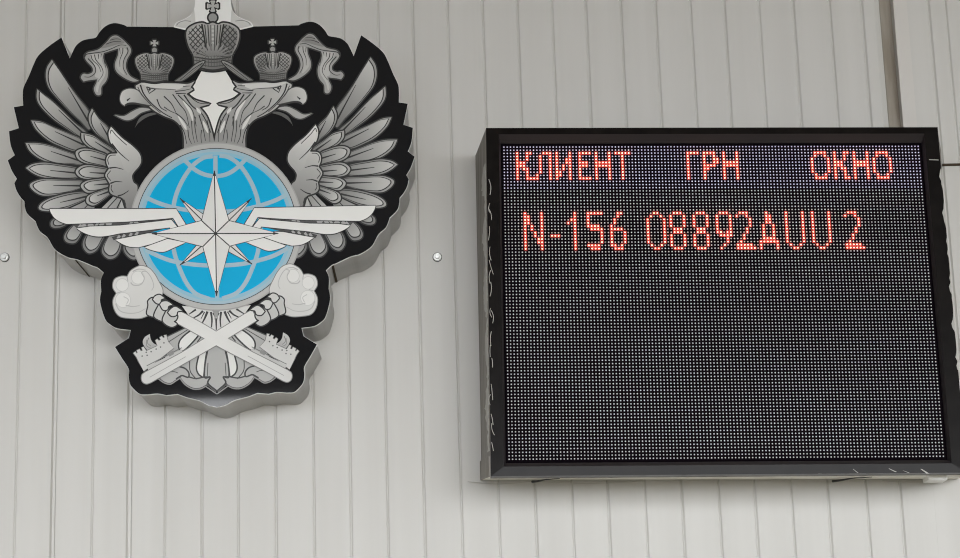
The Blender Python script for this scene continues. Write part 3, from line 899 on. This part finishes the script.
HB = .014                                     # the frame stands 14 mm proud of the mask
tlc, trc, brc, blc = to_lens(485, 128.2, HB), to_lens(937.8, 126.6, HB), to_lens(967, 472.6, HB), to_lens(492, 476, HB)
c0 = (tlc[0] + blc[0]) / 2; c1 = (trc[0] + brc[0]) / 2; r0 = (tlc[1] + trc[1]) / 2; r1 = (blc[1] + brc[1]) / 2
disp = empty('led_display', bl(dsp(63.5, r1, -.03)), 'wide black-framed electronic queue display showing red Cyrillic text', 'display')

# cabinet body: wider at the wall, its underside stepping in towards the wall
bk = [on_depth(475.4, 155.5, -.004), on_depth(941, 150, -.004), on_depth(958, 479, -.004), on_depth(481.8, 479.8, -.004)]
fr = [dsp(c0, r0, HB - .004), dsp(c1, r0, HB - .004), dsp(c1, r1, HB - .004), dsp(c0, r1, HB - .004)]
fr_in = [dsp(c0, r0, -.012), dsp(c1, r0, -.012), dsp(c1, r1, -.012), dsp(c0, r1, -.012)]
mb = MB()
P = [bl(p) for p in fr]; Q = [bl(p) for p in bk]
for i, j, mi in ((0, 1, 0), (1, 2, 0), (2, 3, 1), (3, 0, 0)):
    mb.quad([P[i], Q[i], Q[j], P[j]], mi)
mb.quad([Q[0], Q[3], Q[2], Q[1]], 0)
mb.quad([bl(p) for p in (fr_in[0], fr_in[1], fr_in[2], fr_in[3])], 0)
mb.build('cabinet', [M['cabinet'], M['cream']], disp, disp, label='grey cabinet with a cream underside')

# frame bars with a sloped inner step
ti, bi, li, ri = -1.0, 96.2, -1.0, 128.1       # edge of the mask opening in lens units
to, bo, lo_, ro = -3.3, 97.5, -1.6, 128.6      # foot of the flat outer face


def bar(a0, a1, b0, b1, m, name='frame_bar'):
    """outer edge a0-a1, ridge b0-b1, inner edge c0-c1 all as (col,row)"""
    mb = MB()
    (o0, o1), (g0, g1), (i0, i1) = a0, a1, b0
    F_ = [D(*o0, HB - .0009), D(*o1, HB - .0009), D(*g1, HB), D(*g0, HB)]
    B_ = [D(*o0, HB - .02), D(*o1, HB - .02), D(*g1, HB - .02), D(*g0, HB - .02)]
    mb.hexa(F_ + B_)
    S_ = [D(*g0, HB - .0005), D(*g1, HB - .0005), D(*i1, .003), D(*i0, .003)]
    K_ = [D(*g0, -.006), D(*g1, -.006), D(*i1, -.006), D(*i0, -.006)]
    mb.hexa(S_ + K_, 1)
    mb.build(name, [m, M['frame_inner']], disp, disp)


bar(((c0, r0), (c1, r0)), ((lo_, to), (ro, to)), ((li, ti), (ri, ti)), None, M['frame'])
bar(((c1, r1), (c0, r1)), ((ro, bo), (lo_, bo)), ((ri, bi), (li, bi)), None, M['frame'])
bar(((c0, r1), (c0, r0)), ((lo_, bo), (lo_, to)), ((li, bi), (li, ti)), None, M['frame'])
bar(((c1, r0), (c1, r1)), ((ro, to), (ro, bo)), ((ri, ti), (ri, bi)), None, M['frame'])

# screen mask
mb = MB()
mb.hexa([D(-2.6, -2.6, 0), D(129.6, -2.6, 0), D(129.6, 98.4, 0), D(-2.6, 98.4, 0), D(-2.6, -2.6, -.008), D(129.6, -2.6, -.008), D(129.6, 98.4, -.008), D(-2.6, 98.4, -.008)])
screen = mb.build('screen', M['mask'], disp, disp, label='dark dot-matrix screen')

FONT = {
    'К': ("X..XX", "X..X.", "X..X.", "XXX..", "XXX..", "X.XX.", "X..X.", "X..X.", "X..XX"),
    'Л': ("...XXX", "..X..X", "..X..X", "..X..X", "..X..X", "..X..X", "..X..X", ".X...X", "XX...X"),
    'И': ("X...X", "X...X", "X..XX", "X..XX", "X.X.X", "X.X.X", "XX..X", "XX..X", "X...X"),
    'Е': ("XXXX", "X...", "X...", "XXX.", "XXX.", "X...", "X...", "X...", "XXXX"),
    'Н': ("X...X", "X...X", "X...X", "XXXXX", "XXXXX", "X...X", "X...X", "X...X", "X...X"),
    'Т': ("XXXXX", "..X..", "..X..", "..X..", "..X..", "..X..", "..X..", "..X..", "..X.."),
    'Г': ("XXXX", "X...", "X...", "X...", "X...", "X...", "X...", "X...", "X..."),
    'Р': ("XXXX.", "X..X.", "X..XX", "X..XX", "XXXX.", "XX...", "X....", "X....", "X...."),
    'О': (".XXXX.", ".X..X.", "X....X", "X....X", "X....X", "X....X", "X....X", ".X..X.", ".XXXX."),
    'N': ("X....X", "XX...X", "XX...X", "XX...X", "X.X..X", "X.X..X", "X..X.X", "X..X.X", "X...XX", "X...XX", "X....X", "X....X"),
    '-': ("...",) * 7 + ("XXX",) + ("...",) * 4,
    '1': ("..X", "..X", ".XX", "X.X", "..X", "..X", "..X", "..X", "..X", "..X", "..X", "..X"),
    '5': ("XXXXX", "X....", "X....", "X....", "XXXX.", ".XXXX", "....X", "....X", "....X", "....X", "XXXX.", ".XXX."),
    '6': ("..XX.", "..X..", ".X...", ".X...", "X....", "XXXX.", "X...X", "X...X", "X...X", "X...X", "XX.X.", ".XXX."),
    '0': ("..XX..", ".X..X.", "X....X", "X....X", "X....X", "X....X", "X....X", "X....X", "X....X", "X....X", ".X..X.", "..XX.."),
    '8': (".XXX.", "X...X", "X...X", "X...X", "X...X", ".XXX.", ".XXX.", "X...X", "X...X", "X...X", "X...X", ".XXX."),
    '9': (".XXX.", "X...X", "X...X", "X...X", "X...X", "X...X", "XX.XX", ".XXXX", "...X.", "...X.", "..X..", ".X..."),
    '2': (".XXX..", "X..X..", "....X.", "....X.", "....X.", "...X..", "...X..", "..X...", "..X...", ".X....", "XXXXX.", "XXXXXX"),
    'A': ("..X...", "..XX..", "..XX..", "..XX..", ".X..X.", ".X..X.", ".X..X.", ".X..X.", ".XXXX.", "XXXXXX", "X....X", "X....X"),
    'U': ("X....X",) * 10 + (".X..X.", "..XX.."),
}
WORDS = [('heading_letter', 2, (('К', 4), ('Л', 9), ('И', 16), ('Е', 23), ('Н', 28), ('Т', 34)), 'red heading lettering КЛИЕНТ'),
         ('heading_letter', 2, (('Г', 56), ('Р', 61), ('Н', 67)), 'red heading lettering ГРН'),
         ('heading_letter', 2, (('О', 94), ('К', 101), ('Н', 107), ('О', 113)), 'red heading lettering ОКНО'),
         ('entry_character', 21, (('N', 6), ('-', 14), ('1', 19), ('5', 25), ('6', 32)), 'red entry N-156'),
         ('entry_character', 21, (('0', 43), ('8', 50), ('8', 57), ('9', 64), ('2', 70), ('A', 77), ('U', 85), ('U', 93)), 'red entry 08892AUU'),
         ('entry_character', 21, (('2', 103),), 'red entry 2')]
lit = {}
glyphs = []
for nm, row, letters, lb in WORDS:
    for ch, col in letters:
        g_ = len(glyphs)
        glyphs.append((nm, ('red heading letter ' if row == 2 else 'red entry character ') + ch))
        for j, s_ in enumerate(FONT[ch]):
            for i, ch_ in enumerate(s_):
                if ch_ == 'X': lit[(col + i, row + j)] = g_


def lens(mb, c, r, rad, h, mi=0):            # a low six-sided dome
    b = len(mb.v); n = 6
    for k in range(n): mb.v.append(D(c + rad * cos(pi * k / 3 + .5), r + rad * sin(pi * k / 3 + .5), .0002))
    for k in range(n): mb.v.append(D(c + rad * .6 * cos(pi * k / 3 + .5), r + rad * .6 * sin(pi * k / 3 + .5), h))
    for k in range(n):
        mb.f.append((b + k, b + n + k, b + n + (k + 1) % n, b + (k + 1) % n)); mb.m.append(mi)
    mb.f.append(tuple(b + n + k for k in reversed(range(n)))); mb.m.append(mi)


dots, blue_dots = MB(), MB()
words = [MB() for _ in glyphs]
for r in range(96):
    for c in range(128):
        w = lit.get((c, r))
        if w is None:
            lens(blue_dots if r < 14 else dots, c, r, .25, .0016)
        else:
            m_ = words[w]
            lens(m_, c, r, .25, .0020, 0)
            q = .5
            m_.hexa([D(c - q, r - q, .0006), D(c + q, r - q, .0006), D(c + q, r + q, .0006), D(c - q, r + q, .0006),
                     D(c - q, r - q, -.0004), D(c + q, r - q, -.0004), D(c + q, r + q, -.0004), D(c - q, r + q, -.0004)], 1)
o = dots.build('lens_grid', M['dot'], screen, disp); o['kind'] = 'stuff'
o = blue_dots.build('lens_grid', M['dot_blue'], screen, disp, label='faintly violet lenses of the heading rows'); o['kind'] = 'stuff'
for (nm, lb), m_ in zip(glyphs, words):
    m_.build(nm, [M['dot_red'], M['pack_red']], screen, disp, label=lb)

# ragged sealant along the left side, the corner cap, and bits under the cabinet
def side_pt(k, t):                            # on the cabinet's left side: k front->back, t top->bottom
    a = P[0].lerp(P[3], t); b_ = Q[0].lerp(Q[3], t)
    return a.lerp(b_, k)


nl = (Q[0] - P[0]).cross(P[3] - P[0]).normalized()
if nl.x > 0: nl = -nl
mb = MB()
N = 90
pa = []
for i in range(N + 1):
    t = .10 + .83 * i / N
    w0 = .05 + .05 * random.random(); w1 = .20 + .16 * random.random() + .12 * sin(i * .35)
    pa.append((side_pt(w0, t) + nl * .0015, side_pt(w1, t) + nl * .0015, side_pt(w0, t), side_pt(w1, t)))
for a, b_ in zip(pa, pa[1:]):
    mb.quad([a[0], a[1], b_[1], b_[0]]); mb.quad([a[1], a[3], b_[3], b_[1]]); mb.quad([a[0], b_[0], b_[2], a[2]])
mb.build('sealant', M['sealant'], disp, disp, label='ragged pale sealant along the left edge')
for i in range(18):                           # loose threads of sealant along the frame's left bar
    rr = 12 + i * 4.6 + random.uniform(-2, 2)
    cc = c0 + .3 + random.uniform(-.1, .5)
    L = random.uniform(1.6, 5.0); lean = random.uniform(-.12, .28); cv = random.uniform(-.5, .5)
    pts = [D(cc + lean * L * j / 6 + cv * sin(pi * j / 6), rr + L * j / 6, HB + .0006 + .0012 * sin(pi * j / 6)) for j in range(7)]
    mb = MB(); mb.tube(pts, .0006, 5)
    mb.build('sealant_thread', M['sealant'], disp, disp)
mb = MB()
a, b_ = side_pt(.0, .945), side_pt(1., .945); c_, d_ = side_pt(1., 1.0), side_pt(0., 1.0)
mb.hexa([a + nl * .003, b_ + nl * .003, c_ + nl * .003, d_ + nl * .003, a, b_, c_, d_])
mb.build('corner_cap', M['cabinet'], disp, disp)


def under(k, t):                              # on the cabinet's underside: k front->back, t left->right
    return P[3].lerp(P[2], t).lerp(Q[3].lerp(Q[2], t), k)


dn = Vector((0, 0, -1))
for t0, ln in ((.105, .022), (.735, .034)):
    mb = MB()
    pts = [under(.96, t0) + dn * .004, under(.8, t0 + ln * .35) + dn * .004, under(.6, t0 + ln) + dn * .002, under(.5, t0 + ln * 2.2) + dn * .001]
    mb.tube(pts, [.0026, .0020, .0012, .0006], 8)
    mb.build('cable', M['cable'], disp, disp)
for (ta, tb, sag) in ((-.03, .10, .005), (.11, .34, .004), (.84, .965, .003)):
    mb = MB(); mb.tube([under(.98, ta + (tb - ta) * j / 8) + dn * (.003 + sag * sin(pi * j / 8)) for j in range(9)], .0007, 5)
    mb.build('thin_wire', M['sealant'], disp, disp)
mb = MB()
a, b_, c_, d_ = under(.3, .925), under(.3, .965), under(.98, .965), under(.98, .925)
mb.hexa([a, b_, c_, d_, a + dn * .008, b_ + dn * .008, c_ + dn * .008, d_ + dn * .008])
mb.build('bracket', M['white'], disp, disp, label='small white bracket at the lower right')
# scuffs on the lower right of the frame
for (x_, y_, dx, dy, w_) in ((853, 469, 5, 4, 1.0), (858, 473, 8, .4, .6), (889, 468.6, 7, 3.4, 2.0), (903, 470.6, 6, 2.2, 1.2), (921, 469, 7, 4.6, 3.0), (818, 473.4, 4, .4, .8)):
    mb = MB(); ca, ra = to_lens(x_, y_, HB); cb, rb = to_lens(x_ + dx, y_ + dy, HB); w_ = w_ / 3.4 / 2
    mb.hexa([D(ca - w_ * .4, ra, HB + .0003), D(ca + w_ * .4, ra, HB + .0003), D(cb + w_, rb, HB + .0003), D(cb - w_, rb, HB + .0003),
             D(ca - w_ * .4, ra, HB), D(ca + w_ * .4, ra, HB), D(cb + w_, rb, HB), D(cb - w_, rb, HB)])
    mb.build('scuff', M['sealant'], disp, disp, label='pale scuff on the lower frame')
# pale worn edge on the right bar, and the seam under the top bar's end
mb = MB()
ca, ra = to_lens(929, 159.4, HB); cb, rb = to_lens(938.5, 159.6, HB)
mb.hexa([D(ca, ra, HB + .0003), D(cb, rb, HB + .0003), D(cb, rb + .25, HB + .0003), D(ca, ra + .2, HB + .0003), D(ca, ra, HB), D(cb, rb, HB), D(cb, rb + .25, HB), D(ca, ra + .2, HB)])
mb.build('seam_mark', M['sealant'], disp, disp)
mb = MB()
pr = []
for i in range(50):
    y_ = 168 + i * 4.2
    cr_, r_ = c1, (i / 49) * 62 + 8
    pr.append((c1 - .04 - max(0, .75 * random.random() * (.5 + .7 * sin(i * .7))), r_))
for a, b_ in zip(pr, pr[1:]):
    mb.quad([D(c1, a[1], HB + .0004), D(a[0], a[1], HB + .0004), D(b_[0], b_[1], HB + .0004), D(c1, b_[1], HB + .0004)][::-1])
mb.build('worn_edge', M['sealant'], disp, disp, label='pale worn edge of the right frame bar')

# ------------------------------------------------------------------ daylight
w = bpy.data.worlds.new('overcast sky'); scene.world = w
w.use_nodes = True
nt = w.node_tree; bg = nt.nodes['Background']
tc = nt.nodes.new('ShaderNodeTexCoord'); sp = nt.nodes.new('ShaderNodeSeparateXYZ'); rp = nt.nodes.new('ShaderNodeValToRGB')
rp.color_ramp.elements[0].position = 0.0; rp.color_ramp.elements[0].color = (.81, .89, 1.04, 1)
rp.color_ramp.elements[1].position = 1.0; rp.color_ramp.elements[1].color = (1.0, 1.06, 1.2, 1)
nt.links.new(tc.outputs['Generated'], sp.inputs[0]); nt.links.new(sp.outputs['Z'], rp.inputs['Fac'])
nt.links.new(rp.outputs['Color'], bg.inputs['Color'])
# added front boost of the sky, lifts the wall between sign and display
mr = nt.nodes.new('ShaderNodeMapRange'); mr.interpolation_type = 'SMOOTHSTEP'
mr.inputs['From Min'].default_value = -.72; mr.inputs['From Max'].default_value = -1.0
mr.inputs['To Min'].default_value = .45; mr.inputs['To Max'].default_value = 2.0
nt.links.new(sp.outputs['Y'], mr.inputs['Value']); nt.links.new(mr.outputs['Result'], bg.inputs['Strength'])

sl = bpy.data.lights.new('added_front_sun', 'SUN')  # added broad low sun, brightens the shaded gap beside the display
sl.energy = 1.32; sl.angle = math.radians(38); sl.color = (1.0, .985, .945)
so = bpy.data.objects.new('added_front_sun', sl); COL.objects.link(so)
so.rotation_euler = Vector((-sin(math.radians(10)), cos(math.radians(10)), -.10)).to_track_quat('-Z', 'Y').to_euler()
so.location = (2, -12, 3)

# ------------------------------------------------------------------ camera
cam = bpy.data.cameras.new('camera')
co = bpy.data.objects.new('camera', cam); COL.objects.link(co)
cam.sensor_fit = 'HORIZONTAL'; cam.sensor_width = 36
cam.lens = F / 960 * 36
right = bl(R[0]) - bl((0, 0, 0)); down = bl(R[1]) - bl((0, 0, 0)); fwd = bl(R[2]) - bl((0, 0, 0))
m = Matrix((right, -down, -fwd)).transposed().to_4x4()
m.translation = bl(CAMW)
co.matrix_world = m
cam.clip_start = .05
scene.camera = co
scene.cycles.filter_width = 1.1

vs = scene.view_settings
vs.view_transform = 'Standard'; vs.look = 'None'; vs.gamma = 1; vs.use_curve_mapping = False
vs.exposure = 1.3
